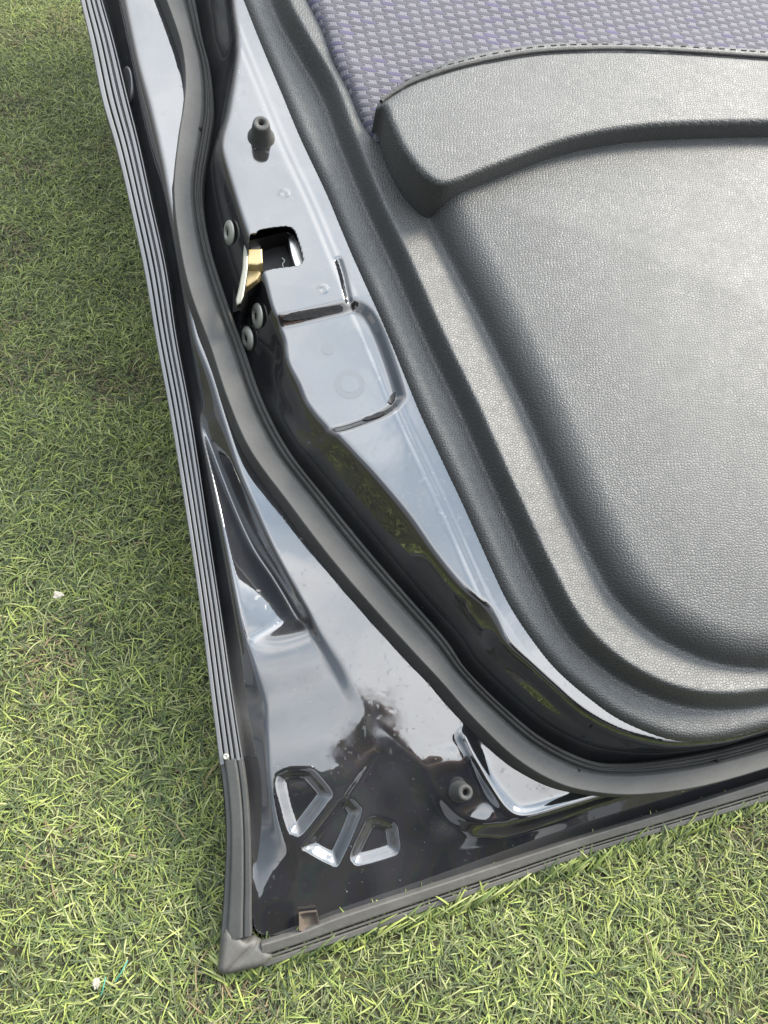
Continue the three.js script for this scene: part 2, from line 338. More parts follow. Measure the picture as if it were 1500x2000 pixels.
const R2 = rail([[100, -640, .0], [190, -200, .0], [210, -80, .0], [226, 0, .0], [271, 200, .0], [317, 400, -.002], [343, 533, -.003], [364, 667, -.004], [385, 780, -.006], [399, 843, -.004], [453, 977, -.0065], [496, 1067, -.009], [538, 1125, -.0115], [562, 1160, -.0125], [588, 1203, -.0125], [605, 1229, .001], [626, 1268, .004], [655, 1325, .004], [690, 1395, .006], [735, 1450, .0055], [780, 1510, .004], [840, 1580, .001], [900, 1625, -.002], [960, 1630, -.003], [1015, 1614, .0], [1100, 1590, .0], [1190, 1560, .0], [1340, 1526, .0], [1500, 1482, .0], [1700, 1420, .0], [1950, 1342, .0]]);
const R3 = rail([[117, -640, .014], [207, -200, .014], [227, -80, .014], [243, 0, .014], [267, 117, .014], [290, 200, .014], [313, 300, .014], [330, 400, .014], [337, 433, .014], [350, 510, .013], [363, 583, .012], [377, 660, .011], [407, 733, .011], [437, 827, .013], [467, 923, .015], [500, 1000, .015], [540, 1093, .012], [583, 1177, .008], [620, 1233, .007], [667, 1297, .007], [700, 1360, .007], [753, 1423, .007], [827, 1497, .007], [857, 1545, .007], [895, 1588, .007], [940, 1606, .007], [975, 1608, .007], [1006, 1606, .007], [1068, 1591, .006], [1188, 1557, .005], [1340, 1523, .005], [1500, 1479, .005], [1700, 1417, .005], [1950, 1339, .005]]);
const SEAL = [[-10, -640, 50, -640], [240, -200, 300, -200], [270, -100, 345, -100], [307, 0, 378, 0], [345, 100, 398, 100], [357, 150, 411, 150], [360, 200, 418, 200], [355, 250, 420, 250], [347, 300, 413, 300], [338, 400, 399, 400], [347, 500, 413, 500], [368, 600, 444, 600], [405, 700, 480, 700], [437, 800, 516, 800], [480, 900, 565, 892], [552, 1000, 633, 980], [627, 1100, 710, 1075], [705, 1192, 785, 1162], [790, 1285, 862, 1250], [843, 1340, 905, 1312], [898, 1404, 980, 1386], [978, 1482, 1055, 1445], [1060, 1532, 1140, 1484], [1140, 1552, 1210, 1490], [1225, 1556, 1300, 1480], [1340, 1540, 1400, 1460], [1500, 1494, 1520, 1426], [1700, 1430, 1700, 1362], [1950, 1350, 1950, 1282]];
const R4 = rail(SEAL.map(p => { const s = 6 * smooth(330, 440, p[3]) * smooth(800, 660, p[3]); return [p[2] - 6 + s, p[3] + 5, .009]; }));
const EDGE = [[382, -640], [440, -200], [448, -100], [453, 0], [462, 67], [463, 110], [447, 217], [434, 267], [432, 300], [453, 377], [480, 463], [513, 543], [530, 607], [553, 653], [560, 700], [583, 743], [600, 783], [637, 827], [683, 877], [733, 930], [800, 1010], [850, 1083], [906, 1150], [960, 1193], [990, 1257], [1033, 1297], [1060, 1322], [1124, 1380], [1180, 1416], [1240, 1440], [1320, 1455], [1420, 1446], [1500, 1425], [1700, 1366], [1950, 1288]];
const R6 = rail(EDGE, .058);
const R5 = rail([[373, -640], [431, -200], [439, -100], [444, 0], [452, 67], [452, 110], [437, 217], [424, 267], [423, 300], [445, 377], [471, 463], [500, 543], [516, 607], [538, 660], [546, 710], [566, 760], [590, 812], [622, 852], [665, 897], [708, 945], [770, 1020], [822, 1092], [880, 1166], [936, 1218], [972, 1270], [1017, 1310], [1046, 1336], [1112, 1392], [1172, 1428], [1236, 1450], [1320, 1463], [1420, 1453], [1500, 1431], [1700, 1372], [1950, 1293]], .046);
const TRIM = [[230, -640], [380, -200], [424, -100], [467, 0], [500, 83], [543, 187], [583, 283], [633, 390], [683, 510], [747, 653], [807, 800], [850, 893], [900, 1000], [950, 1113], [985, 1186], [1033, 1259], [1080, 1316], [1140, 1368], [1200, 1410], [1280, 1444], [1340, 1453], [1400, 1447], [1500, 1422], [1700, 1362], [1950, 1284]];
const R7 = rail(shiftLine(TRIM, 16, -8), .058);
const B0 = at(-80, -260, 0), B1 = at(1700, 1980, 0);
const SHELL = [R0, R1, R2, R3, R4, R5, R6, R7];
const X0 = -0.28, X1 = 0.62, Y0 = -0.19, Y1 = 1.02;

const shellField = field(X0, Y0, 0.55, Y1, 0.0011, (x, y) => {
  if (near(R7, x, y)[0] > 0.02) return 0.058;
  return between(SHELL, x, y);
}, 3);
// pressed details
const pockets = [
  [[543, 1514], [563, 1505], [596, 1504], [613, 1511], [643, 1548], [637, 1561], [591, 1624], [577, 1628], [564, 1617], [543, 1541]],
  [[660, 1566], [679, 1561], [697, 1576], [701, 1593], [664, 1683], [650, 1688], [602, 1662], [597, 1650]],
  [[719, 1605], [733, 1598], [769, 1610], [777, 1636], [780, 1660], [768, 1672], [708, 1689], [694, 1683], [691, 1668]],
].map(p => polygon(p, 0, 3));
const pad = polygon([[500, 630], [556, 624], [610, 613], [668, 600], [690, 594], [722, 614], [750, 670], [780, 760], [780, 784], [754, 808], [700, 830], [658, 842], [610, 846], [560, 790], [500, 690]], .055, 3);
const cup = at(893, 1543, .005), nip1 = at(510, 266, .058);
const ringA = at(555, 378, .058), ringB = at(630, 565, .058), blotA = at(640, 680, .053), blotB = at(683, 750, .053);
const groove = rail(shiftLine(TRIM, -26, 10), .058);
const scratch = rail([[583, 317], [592, 345], [604, 372]], .058), sliver = rail([[662, 508], [672, 540], [681, 585]], .058);
const bead = rail([[905, 1440], [935, 1500], [952, 1530], [980, 1570], [1006, 1590], [1040, 1590], [1100, 1572], [1188, 1548]], .006);
const crease2 = rail([[607, 1265], [640, 1300], [665, 1345], [690, 1400], [705, 1450]], .004);
const wave = (x, y) => 0.0005 * (fbm(x * 17 + 3, y * 17, 1, 3) - 0.5) + 0.00014 * (noise(x * 70, y * 70, 5) - 0.5);
function shellZ(x, y) {
  let z = shellField(x, y) + wave(x, y);
  if (y < 0.03 && x > -0.03 && x < 0.16) for (const p of pockets) { const d = p(x, y); if (d > -0.004) { const t = Math.min(1, Math.max(0, (d + 0.0016) / 0.0075)); z -= 0.0046 * (0.5 * t + 0.5 * t * t * (3 - 2 * t)); }; }
  const pd = y > 0.13 && y < 0.4 && x < 0.2 ? pad(x, y) : -1;
  if (pd > -0.004) z -= 0.0055 * smooth(-0.004, 0.0055, pd);
  let r = Math.hypot(x - cup[0], y - cup[1]);
  if (r < 0.035) { const w = smooth(0.031, 0.010, r); z += w * (0.15 * (y - cup[1] - 0.008) - 0.0006); }
  const [gd] = near(groove, x, y);
  if (Math.abs(gd) < 0.02) z += -0.0004 * Math.exp(-((gd / 0.0022) ** 2)) - 0.0006 * smooth(0, 0.006, gd);
  for (const q of [ringA, ringB]) { r = Math.hypot(x - q[0], y - q[1]); if (r < 0.006) z += 0.0004 * Math.exp(-(((r - 0.0027) / 0.0007) ** 2)); }
  for (const q of [sliver]) { const [d] = near(q, x, y); if (Math.abs(d) < 0.01) z -= 0.0020 * Math.exp(-((d / 0.0017) ** 2)); }
  const [bd] = near(bead, x, y);
  if (Math.abs(bd) < 0.02) z += 0.0022 * Math.exp(-((bd / 0.004) ** 2));
  return z;
}
const latchHole = polygon([[478, 472], [484, 467], [501, 466], [507, 459], [556, 452], [572, 458], [580, 474], [591, 510], [590, 522], [580, 529], [545, 533], [524, 537], [512, 543], [498, 556], [486, 566], [470, 588], [462, 590], [466, 560], [474, 520]], .052, 2);
part('door_shell', sheet(X0, Y0, 0.55, Y1, 0.0011, (x, y) => {
  let v = Math.min(near(R0, x, y)[0] + 0.0015, -near(R7, x, y)[0]);
  if (x > -0.02 && x < 0.08 && y > 0.2 && y < 0.5) v = Math.min(v, -latchHole(x, y));
  return v;
}, shellZ, 0.0012), paint);

// the outer skin under it, bulging towards the grass
{
  const out = [[-40, -940], ...smoothLine(L_OUT, 3), [434, 1905], [517, 1886], [600, 1856], [683, 1829], [850, 1769], [1000, 1717], [1140, 1667], [1300, 1619], [1500, 1561], [1700, 1499], [1950, 1421], [1950, -940]];
  const f = polygon(out, -0.012, 1);
  part('outer_skin', sheet(-0.60, -0.2, 0.95, 1.7, 0.009, f, (x, y) => { const d = Math.max(0, f(x, y)); return -0.0135 - 0.040 * (1 - Math.exp(-d / 0.07)); }, 0), paint);
}

// ribbed edge trim down the side, moulded end and corner pieces, trim along the bottom
const ribs = (list, n = 60) => { const o = []; for (let i = 0; i <= n; i++) { const t = i / n; let h = 0; for (const [a, b, hh] of list) if (t >= a && t <= b) { const q = (t - a) / (b - a) * 2 - 1; h = Math.max(h, hh * Math.pow(1 - Math.pow(Math.abs(q), 9), 0.8)); } o.push([t, h]); } return [[0, -0.006], ...o, [1, -0.004]]; };
const R0px = [[74, -640], [164, -200], [184, -80], [200, 0], [225, 90], [252, 200], [275, 293], [298, 400], [327, 533], [347, 667], [372, 800], [393, 933], [413, 1067], [433, 1200], [457, 1367], [475, 1482]];
const Lpx = [[38, -640], [130, -200], [147, -80], [157, 0], [178, 90], [200, 200], [227, 293], [253, 400], [282, 533], [305, 667], [330, 800], [352, 933], [373, 1067], [392, 1200], [413, 1367], [429, 1494]];
part('edge_trim', strip(Lpx.map((p, i) => [...p, ...R0px[i], -.012, -.010]), ribs([[0, .235, .0044], [.25, .47, .0049], [.49, .66, .0052], [.70, .90, .0056], [.92, 1, .0050]], 110)), plastic);
part('moulded_end', strip([[429, 1488, 475, 1478, -.012, -.009], [434, 1520, 481, 1515, -.012, -.008], [440, 1580, 487, 1575, -.012, -.008], [442, 1640, 490, 1640, -.012, -.007], [438, 1733, 492, 1730, -.012, -.006], [434, 1790, 492, 1780, -.012, -.006], [430, 1834, 493, 1824, -.012, -.006]], ribs([[0, .2, .0035], [.16, .74, .0056], [.72, .98, .0046]])), rubber);
{
  const o = [[430, 1833], [440, 1806], [462, 1815], [486, 1834], [500, 1833], [530, 1822], [548, 1840], [575, 1845], [606, 1838], [600, 1857], [517, 1887], [434, 1906], [424, 1896]].map(p => at(p[0], p[1], -.009));
  const f = polygon([[431, 1826], [442, 1806], [462, 1815], [482, 1832], [496, 1829], [524, 1845], [536, 1866], [517, 1887], [434, 1906], [424, 1894]], -.009, 1), mitre = rail([[434, 1905], [470, 1868], [500, 1838]], -.009);
  part('corner_piece', sheet(-0.12, -0.2, 0.08, 0, 0.0011, f, (x, y) => { const d = Math.max(0, f(x, y)), [m] = near(mitre, x, y); return -0.0115 + 0.0065 * Math.sqrt(1 - (1 - Math.min(1, d / 0.005)) ** 2) - 0.0010 * Math.exp(-((m / 0.0007) ** 2)) + 0.0008 * smooth(0, 0.004, Math.abs(m)); }, 0.006), dustyRubber);
}
const botOut = [[517, 1887], [600, 1857], [683, 1830], [850, 1770], [1000, 1718], [1140, 1668], [1300, 1620], [1500, 1562], [1700, 1500], [1950, 1422]], botIn = [[510, 1838], [585, 1815], [660, 1786], [820, 1734], [970, 1685], [1115, 1638], [1280, 1588], [1490, 1523], [1690, 1461], [1940, 1383]];
part('bottom_trim', strip(botOut.map((p, i) => [...p, ...botIn[i], -.014, -.008]), ribs([[0, .3, .0050], [.32, .44, .0050], [.46, 1, .0060]], 90)), dustyRubber);
// drain notch
{
  const f = polygon([[583, 1783], [619, 1779], [624, 1806], [606, 1822], [584, 1818]], -.004, 1);
  part('drain_notch', sheet(-0.06, -0.16, 0.12, 0, 0.0008, f, (x, y) => -0.0030 - 0.0045 * smooth(0, 0.003, f(x, y)), 0.004), new THREE.MeshStandardMaterial({ color: new THREE.Color().setRGB(0.09, 0.072, 0.055), roughness: 0.9, bumpMap: rubberGrain, bumpScale: 0.0004 }), door, 'dusty brown drain notch');
}
// rubber door seal
{
  const prof = [[0.0, -0.004], [0.0, 0.0]]; const N = 80;
  for (let i = 1; i < N; i++) {
    const t = i / N; let h = 0;
    h = t < .13 ? .0195 * Math.pow(Math.sin(t / .13 * Math.PI / 2), .6) : .0195 - .0035 * (t - .13) / .5;
    if (t > .58) h = .01635 - .0025 * smooth(.58, .72, t);
    h += .0030 * Math.exp(-(((t - .775) / .022) ** 2)) + .0030 * Math.exp(-(((t - .885) / .022) ** 2)) - .003 * smooth(.94, 1, t) - .0016 * Math.exp(-(((t - .715) / .018) ** 2));
    prof.push([t, h]);
  }
  prof.push([1.0, .004], [1.0, -.002]);
  const seal = part('door_seal', strip(SEAL.map(p => [...p, .008, .010]), prof, { per: 10 }), rubber);
  for (const [x, y] of [[391, 251], [395, 535], [488, 806], [663, 1060], [866, 1303], [1130, 1507], [1402, 1484]]) {
    const p = at(x, y, .0245), g = new THREE.SphereGeometry(0.0016, 14, 8).scale(1, 1.1, 0.7); g.translate(p[0], p[1], .0245); part('pin_hole', g, hole, seal);
  }
}

// ---------------------------------------------------------------- trim panel, cloth insert, armrest
const P0 = rail(TRIM, .052); P0.p.forEach(p => { p[2] = .0635; });
const CREST = [[342, -640], [488, -200], [530, -100], [561, 0], [605, 83], [654, 167], [692, 267], [747, 400], [793, 497], [861, 650], [933, 800], [977, 900], [1023, 1000], [1070, 1100], [1123, 1200], [1172, 1257], [1240, 1308], [1320, 1343], [1400, 1355], [1500, 1347], [1700, 1310], [1950, 1250]];
const VALLEY = [[1950, 215], [1700, 235], [1500, 250], [1300, 254], [1150, 268], [1000, 312], [900, 352], [850, 368], [831, 392], [842, 430], [876, 497], [940, 620], [1027, 800], [1070, 900], [1113, 1000], [1163, 1100], [1200, 1163], [1250, 1213], [1300, 1250], [1380, 1286], [1450, 1300], [1520, 1302], [1700, 1280], [1950, 1230]];
const P2 = rail(CREST, .081), P1 = rail(CREST.map((p, i) => { const n = CREST[Math.min(CREST.length - 1, i + 1)], q = CREST[Math.max(0, i - 1)], dx = n[0] - q[0], dy = n[1] - q[1], l = Math.hypot(dx, dy), w = 30; return [p[0] - dy / l * w, p[1] + dx / l * w, .0615]; }));
const PM = rail(CREST.map((p, i) => { const n = CREST[Math.min(CREST.length - 1, i + 1)], q = CREST[Math.max(0, i - 1)], dx = n[0] - q[0], dy = n[1] - q[1], l = Math.hypot(dx, dy), w = 48; return [p[0] - dy / l * w, p[1] + dx / l * w, .0630]; }));
const P3 = rail(VALLEY, .075);
const trimField = field(-0.12, -0.19, 0.85, 1.02, 0.0014, (x, y) => {
  const [d3] = near(P3, x, y);
  if (d3 > 0) return .075 + .017 * Math.sqrt(1 - (1 - Math.min(1, d3 / .020)) ** 2) + .018 * (1 - Math.exp(-d3 / .11));
  return between([P0, PM, P1, P2, P3], x, y);
}, 1);
const trim = part('trim_panel', sheet(-0.12, -0.19, 0.85, 1.02, 0.0016, (x, y) => near(P0, x, y)[0], (x, y) => {
  const d = near(P0, x, y)[0], r = .008;
  return trimField(x, y) - .013 * (1 - Math.sqrt(Math.max(0, 1 - (1 - Math.min(1, Math.max(0, d) / r)) ** 2))) + 0.0008 * (fbm(x * 14, y * 14, 9, 2) - 0.5);
}, 0.012), leather);
{
  const f = polygon([[347, -640], [500, -200], [552, -100], [600, 0], [630, 60], [650, 117], [680, 173], [700, 222], [718, 253], [740, 277], [775, 294], [830, 290], [930, 240], [1200, 180], [1500, 200], [1950, 220], [1950, -640]], .082, 3);
  const g = sheet(-0.12, 0.2, 0.86, 1.02, 0.0016, f, (x, y) => { const d = Math.max(0, f(x, y)); return .0805 + .0065 * Math.sqrt(1 - (1 - Math.min(1, d / .012)) ** 2) + 0.001 * (fbm(x * 25, y * 25, 3, 2) - .5); }, 0.006);
  const u = g.attributes.uv, k = 0;
  for (let i = 0; i < u.count; i++) { const x = u.getX(i), y = u.getY(i); u.setXY(i, x + 0.22 * y + k, y + 0.03 * x); }
  part('cloth_insert', g, cloth, trim, 'woven slate and lavender cloth');
}
{
  const top = [[736, 202], [743, 185], [760, 165], [800, 137], [850, 116], [900, 101], [990, 84], [1080, 75], [1200, 76], [1300, 79], [1400, 83], [1500, 88], [1700, 98], [1950, 112]];
  const bottom = [[736, 202], [745, 235], [757, 270], [780, 318], [808, 356], [835, 379], [856, 385], [880, 380], [920, 364], [1000, 333], [1075, 305], [1150, 286], [1230, 274], [1300, 269], [1400, 266], [1500, 265], [1700, 268], [1950, 275]];
  const seamL = [[738, 208], [755, 192], [800, 165], [850, 146], [900, 131], [990, 112], [1080, 101], [1200, 98], [1300, 101], [1400, 107], [1500, 114], [1700, 126], [1950, 142]];
  const turn = [[739, 212, .106], [785, 234, .110], [826, 268, .113], [848, 306, .115], [866, 330, .117], [888, 341, .119], [920, 334], [1000, 303], [1075, 278], [1150, 260], [1230, 250], [1300, 246], [1400, 243], [1500, 242], [1700, 244], [1950, 250]];
  const mid = [[745, 208, .112], [840, 210, .123], [890, 222, .128], [930, 222], [1000, 215], [1100, 200], [1250, 190], [1500, 195], [1950, 215]];
  const f = polygon([...top.map(p => [...p, .109]), ...bottom.slice(1).reverse().map(p => [...p, .098])], .1, 3), crest = rail(seamL, .125);
  const A = [rail(top, .112), crest, rail(mid, .131), rail(turn, .119), rail(bottom, .098)];
  const h1 = field(0.02, 0.2, 0.84, 0.75, 0.0014, (x, y) => between(A, x, y), 5), h2 = field(0.02, 0.2, 0.30, 0.75, 0.0014, (x, y) => Math.abs(f(x, y)) < .09 ? between(A, x, y) : .1, 40);
  const [tx] = at(740, 210, .11), h = (x, y) => { const w = smooth(tx + .075, tx + .02, x); return w > 0 ? h1(x, y) * (1 - w) + h2(x, y) * w : h1(x, y); };
  const base = (x, y) => { const e = Math.max(0, f(x, y)); return h(x, y) - .004 * (1 - Math.sqrt(1 - (1 - Math.min(1, e / .004)) ** 2)); };
  const lay = (pts, per) => smoothLine(pts, per).map(([px, py]) => { let z = .15, p; for (let k = 0; k < 160; k++) { p = at(px, py, z); if (base(p[0], p[1]) >= z) break; z -= .0005; } return [p[0], p[1], z]; });
  const sr = { p: lay(seamL, 6) }; sr.n = sr.p.length;
  const armZ = (x, y) => { const [d] = near(sr, x, y); return base(x, y) - .0026 * Math.exp(-((d / .0015) ** 2)); };
  const arm = part('armrest', sheet(0.02, 0.2, 0.84, 0.75, 0.0014, f, armZ, 0.045), leather);
  const st = [];
  const line = lay(shiftLine(seamL, 1, -11), 12); let run = 0;
  for (let i = 14; i + 1 < line.length; i++) {
    const a = line[i], b = line[i + 1], l = Math.hypot(b[0] - a[0], b[1] - a[1]); run += l;
    if (run > .0078) { run = 0; const t = Math.atan2(b[1] - a[1], b[0] - a[0]), g = new THREE.CapsuleGeometry(0.0004, 0.0040, 3, 6).rotateZ(t - Math.PI / 2); g.translate(a[0], a[1], armZ(a[0], a[1]) + .0002); st.push(g); }
  }
  part('stitching', mergeGeometries(st), threadMat, arm);
  const pip = lay(shiftLine(seamL, 1, -4), 6).map(p => [p[0], p[1], p[2] - .0003]).slice(3);
  part('piping', tube(pip, .0014, 10), leather, arm);
  const gap = lay(shiftLine(seamL, 1, .5), 6).map(p => [p[0], p[1], armZ(p[0], p[1]) + .0001]).slice(2);
  part('seam_line', tube(gap, .0005, 6), threadMat, arm);
}

// ---------------------------------------------------------------- latch, bolts, rubber stops, plug
const spot = (px, py) => {                                                        // a spot of the picture on the shell, found by stepping down its line of sight
  let z = .07, p; for (let k = 0; k < 200; k++) { p = at(px, py, z); if (shellZ(p[0], p[1]) >= z) break; z -= .0005; } return [p[0], p[1], z];
};
const slope = (x, y) => { const h = .002; return new THREE.Vector3(-(shellZ(x + h, y) - shellZ(x - h, y)) / (2 * h), -(shellZ(x, y + h) - shellZ(x, y - h)) / (2 * h), 1).normalize(); };
function boltHead() {
  return lathe([[0, -.0006], [.0088, -.0006], [.0088, .0002], [.0082, .0010], [.006, .0019], [.0036, .0023], [.0035, .0005], [0, .0004]].map(([a, b]) => [a, b]), 36);
}
for (const [px, py] of [[450, 455], [505, 617], [486, 661]]) {
  const p = spot(px, py), n = slope(p[0], p[1]), b = part('bolt', boltHead(), zinc);
  n.z *= 0.65; n.normalize(); b.position.set(p[0], p[1], p[2]).addScaledVector(n, .0008); b.quaternion.setFromUnitVectors(new THREE.Vector3(0, 0, 1), n);
  const star = new THREE.Shape(); for (let k = 0; k <= 24; k++) { const a = k / 24 * Math.PI * 2, r = .0024 + .0006 * Math.cos(6 * a); k ? star.lineTo(r * Math.cos(a), r * Math.sin(a)) : star.moveTo(r, 0); }
  part('socket', new THREE.ExtrudeGeometry(star, { depth: .0006, bevelEnabled: false }).translate(0, 0, .0006), blackPart, b);
}
function stop(px, py, z, lean, r0, r1, h) {
  const p = at(px, py, z), b = part('rubber_stop', lathe([[0, 0], [r0 * 1.25, 0], [r0 * 1.25, .0012], [r0, .0022], [r1 * 1.06, h - .0018], [r1, h - .0005], [r1 - .001, h], [.0021, h], [.0019, h - .004], [0, h - .004]], 44), rubber);
  b.position.set(p[0], p[1], z); b.rotation.set(lean[0], lean[1], 0);
  part('centre_hole', lathe([[0, h - .0035], [.0020, h - .0035]], 20), hole, b);
  return b;
}
stop(510, 270, .0575, [0.12, 0.0], .0078, .0056, .017);
stop(893, 1545, .0015, [0, 0.1], .0072, .0049, .016);
{
  const p = spot(250, 168), n = slope(p[0], p[1]), g = lathe([[0, 0.0006], [.006, .0010], [.0085, .0012], [.0095, .002], [.0102, .0012], [.0104, -.001]], 36); g.scale(1, 1.5, 1);
  const m = part('oval_plug', g, plastic); m.position.set(...p); m.quaternion.setFromUnitVectors(new THREE.Vector3(0, 0, 1), n);
}
{
  const p = at(441, 1478, -.005), m = part('trim_screw', lathe([[0, .0002], [.0008, .0003], [.0009, .0008], [.0018, .0006], [.0022, -.0004], [.0022, -.003]], 24), zinc); m.position.set(p[0], p[1], -.0052);
}
// latch: black housing down in the opening, bright cut edge, steel plate, yellow pawl
{
  const latch = new THREE.Group(); latch.name = 'door_latch'; door.add(latch);
  const ring = [[482, 468], [556, 450], [574, 456], [583, 474], [594, 512], [592, 526], [580, 531], [524, 539], [508, 546], [484, 566], [470, 590]].map(p => at(p[0], p[1], .056));
  const pos = [], idx = [];
  ring.forEach(([x, y]) => { pos.push(x, y, .054, x, y, .022); });
  for (let i = 0; i + 1 < ring.length; i++) { const a = i * 2; idx.push(a, a + 1, a + 2, a + 2, a + 1, a + 3); }
  const wall = new THREE.BufferGeometry(); wall.setAttribute('position', new THREE.Float32BufferAttribute(pos, 3)); wall.setIndex(idx); 
  const w2 = wall.toNonIndexed(); w2.computeVertexNormals(); w2.setAttribute('uv', new THREE.Float32BufferAttribute(new Float32Array(w2.attributes.position.count * 2), 2));
  part('latch_well', w2, blackPart, latch);
  const fl = (pts, z, d, mat, name, bev = .0008) => { const g = solid(pts.map(p => at(p[0], p[1], z + d)), d, bev); g.translate(0, 0, z); return part(name, g, mat, latch); };
  fl([[455, 440], [620, 440], [620, 560], [455, 610]], .018, .004, hole, 'well_floor', 0);
  fl([[509, 470], [553, 466], [572, 520], [570, 532], [520, 540], [506, 520]], .026, .012, blackPart, 'latch_body');
  part('spring_wire', tube([[551, 504], [556, 509], [552, 516], [557, 528]].map(([a, b]) => [...at(a, b, .042), .042]), .0004), zinc, latch);
  fl([[562, 456], [576, 464], [582, 480], [593, 514], [590, 524], [581, 529], [572, 500]], .040, .008, steel, 'bright_edge');
  fl([[487, 491], [509, 490], [510, 513], [501, 516], [486, 515]], .034, .014, yellow, 'yellow_pawl', .0012);
  fl([[491, 478], [505, 477], [506, 490], [490, 491]], .030, .014, steel, 'striker_roller', .0012);
  fl([[483, 516], [499, 518], [506, 535], [500, 545], [484, 556], [479, 560], [482, 535]], .030, .010, yellow, 'yellow_stop', .0012);
  fl([[479, 480], [483, 480], [482, 520], [478, 550], [473, 580], [469, 592], [464, 594], [463, 587], [469, 562], [476, 525], [477, 500]], .044, .004, plate, 'latch_plate', .001);
}

// residue of removed stickers on the shut face
for (const [q, r] of [[blotA, .0048], [blotB, .0105], [blotB, .0062]]) part('sticker_mark', sheet(q[0] - .014, q[1] - .014, q[0] + .014, q[1] + .014, .0011, (x, y) => r - Math.hypot(x - q[0], y - q[1]), (x, y) => shellZ(x, y) + .00012 + (r === .0062 ? .0001 : 0)), r === .0062 ? paint : filmMark);
// ragged black chips where the sealant broke at the ends of the steps
for (const c of [[[706, 820], [716, 813], [724, 812], [733, 807], [748, 803], [750, 808], [742, 816], [728, 820], [716, 823]], [[758, 783], [764, 770], [772, 765], [770, 778], [764, 788]], [[552, 627], [566, 618], [600, 611], [640, 604], [664, 601], [670, 606], [660, 612], [610, 621], [568, 628]]]) {
  const f = polygon(c, .054, 2), [cx, cy] = at(c[0][0], c[0][1], .054);
  part('sealant_chip', sheet(cx - .02, cy - .02, cx + .06, cy + .03, .0008, f, (x, y) => shellZ(x, y) + .0005 + .0003 * noise(x * 900, y * 900, 3)), chipMat);
}
// small things lost in the grass
{
  const bit = (name, label, cat, px, py, y, geo, mat) => { const [x, z] = toGround(px, py, y), m = new THREE.Mesh(geo, mat); m.name = name; m.position.set(x, y, z); m.userData = { label, category: cat }; m.castShadow = m.receiveShadow = true; scene.add(m); return m; };
  const lump = (r, sx, sy, sz, s) => { const g = new THREE.IcosahedronGeometry(r, 3), p = g.attributes.position; for (let i = 0; i < p.count; i++) { const k = .3 + 1.4 * fbm(p.getX(i) / r * 2.2 + s, p.getY(i) / r * 1.6, p.getZ(i) / r * 1.6, 3); p.setXYZ(i, p.getX(i) * k * sx, p.getY(i) * k * sy, p.getZ(i) * k * sz); } g.computeVertexNormals(); return g; };
  const white = new THREE.MeshStandardMaterial({ color: new THREE.Color().setRGB(.45, .42, .35), roughness: .8, bumpMap: rubberGrain, bumpScale: .0002 });
  bit('petal', 'small cream white petal lying in the grass left of the door', 'petal', 113, 1162, .017, lump(.0036, 1.1, .5, .8, 2), white);
  bit('pebble', 'tiny white pebble in the grass below the door corner', 'pebble', 188, 1920, .015, lump(.0026, .8, .7, 1.1, 6), white);
  const teal = new THREE.MeshStandardMaterial({ color: new THREE.Color().setRGB(.05, .24, .19), roughness: .5 });
  for (const [k, px, py, a, l, lab] of [[0, 238, 1896, 1.1, .012, 'longer teal plastic thread standing in the grass near the door corner'], [1, 202, 1926, 1.45, .009, 'short teal plastic thread in the grass beside the white pebble']]) {
    const c = new THREE.CatmullRomCurve3([[-.5, 0, 0], [-.1, .002, .0006], [.5, .0005, 0]].map(v => new THREE.Vector3(v[0] * l, v[1], v[2]))), m = bit('plastic_thread', lab, 'thread', px, py, .018, new THREE.TubeGeometry(c, 12, .00038, 6), teal); m.rotation.y = a; if (k) m.name = 'plastic_thread_001';
  }
}

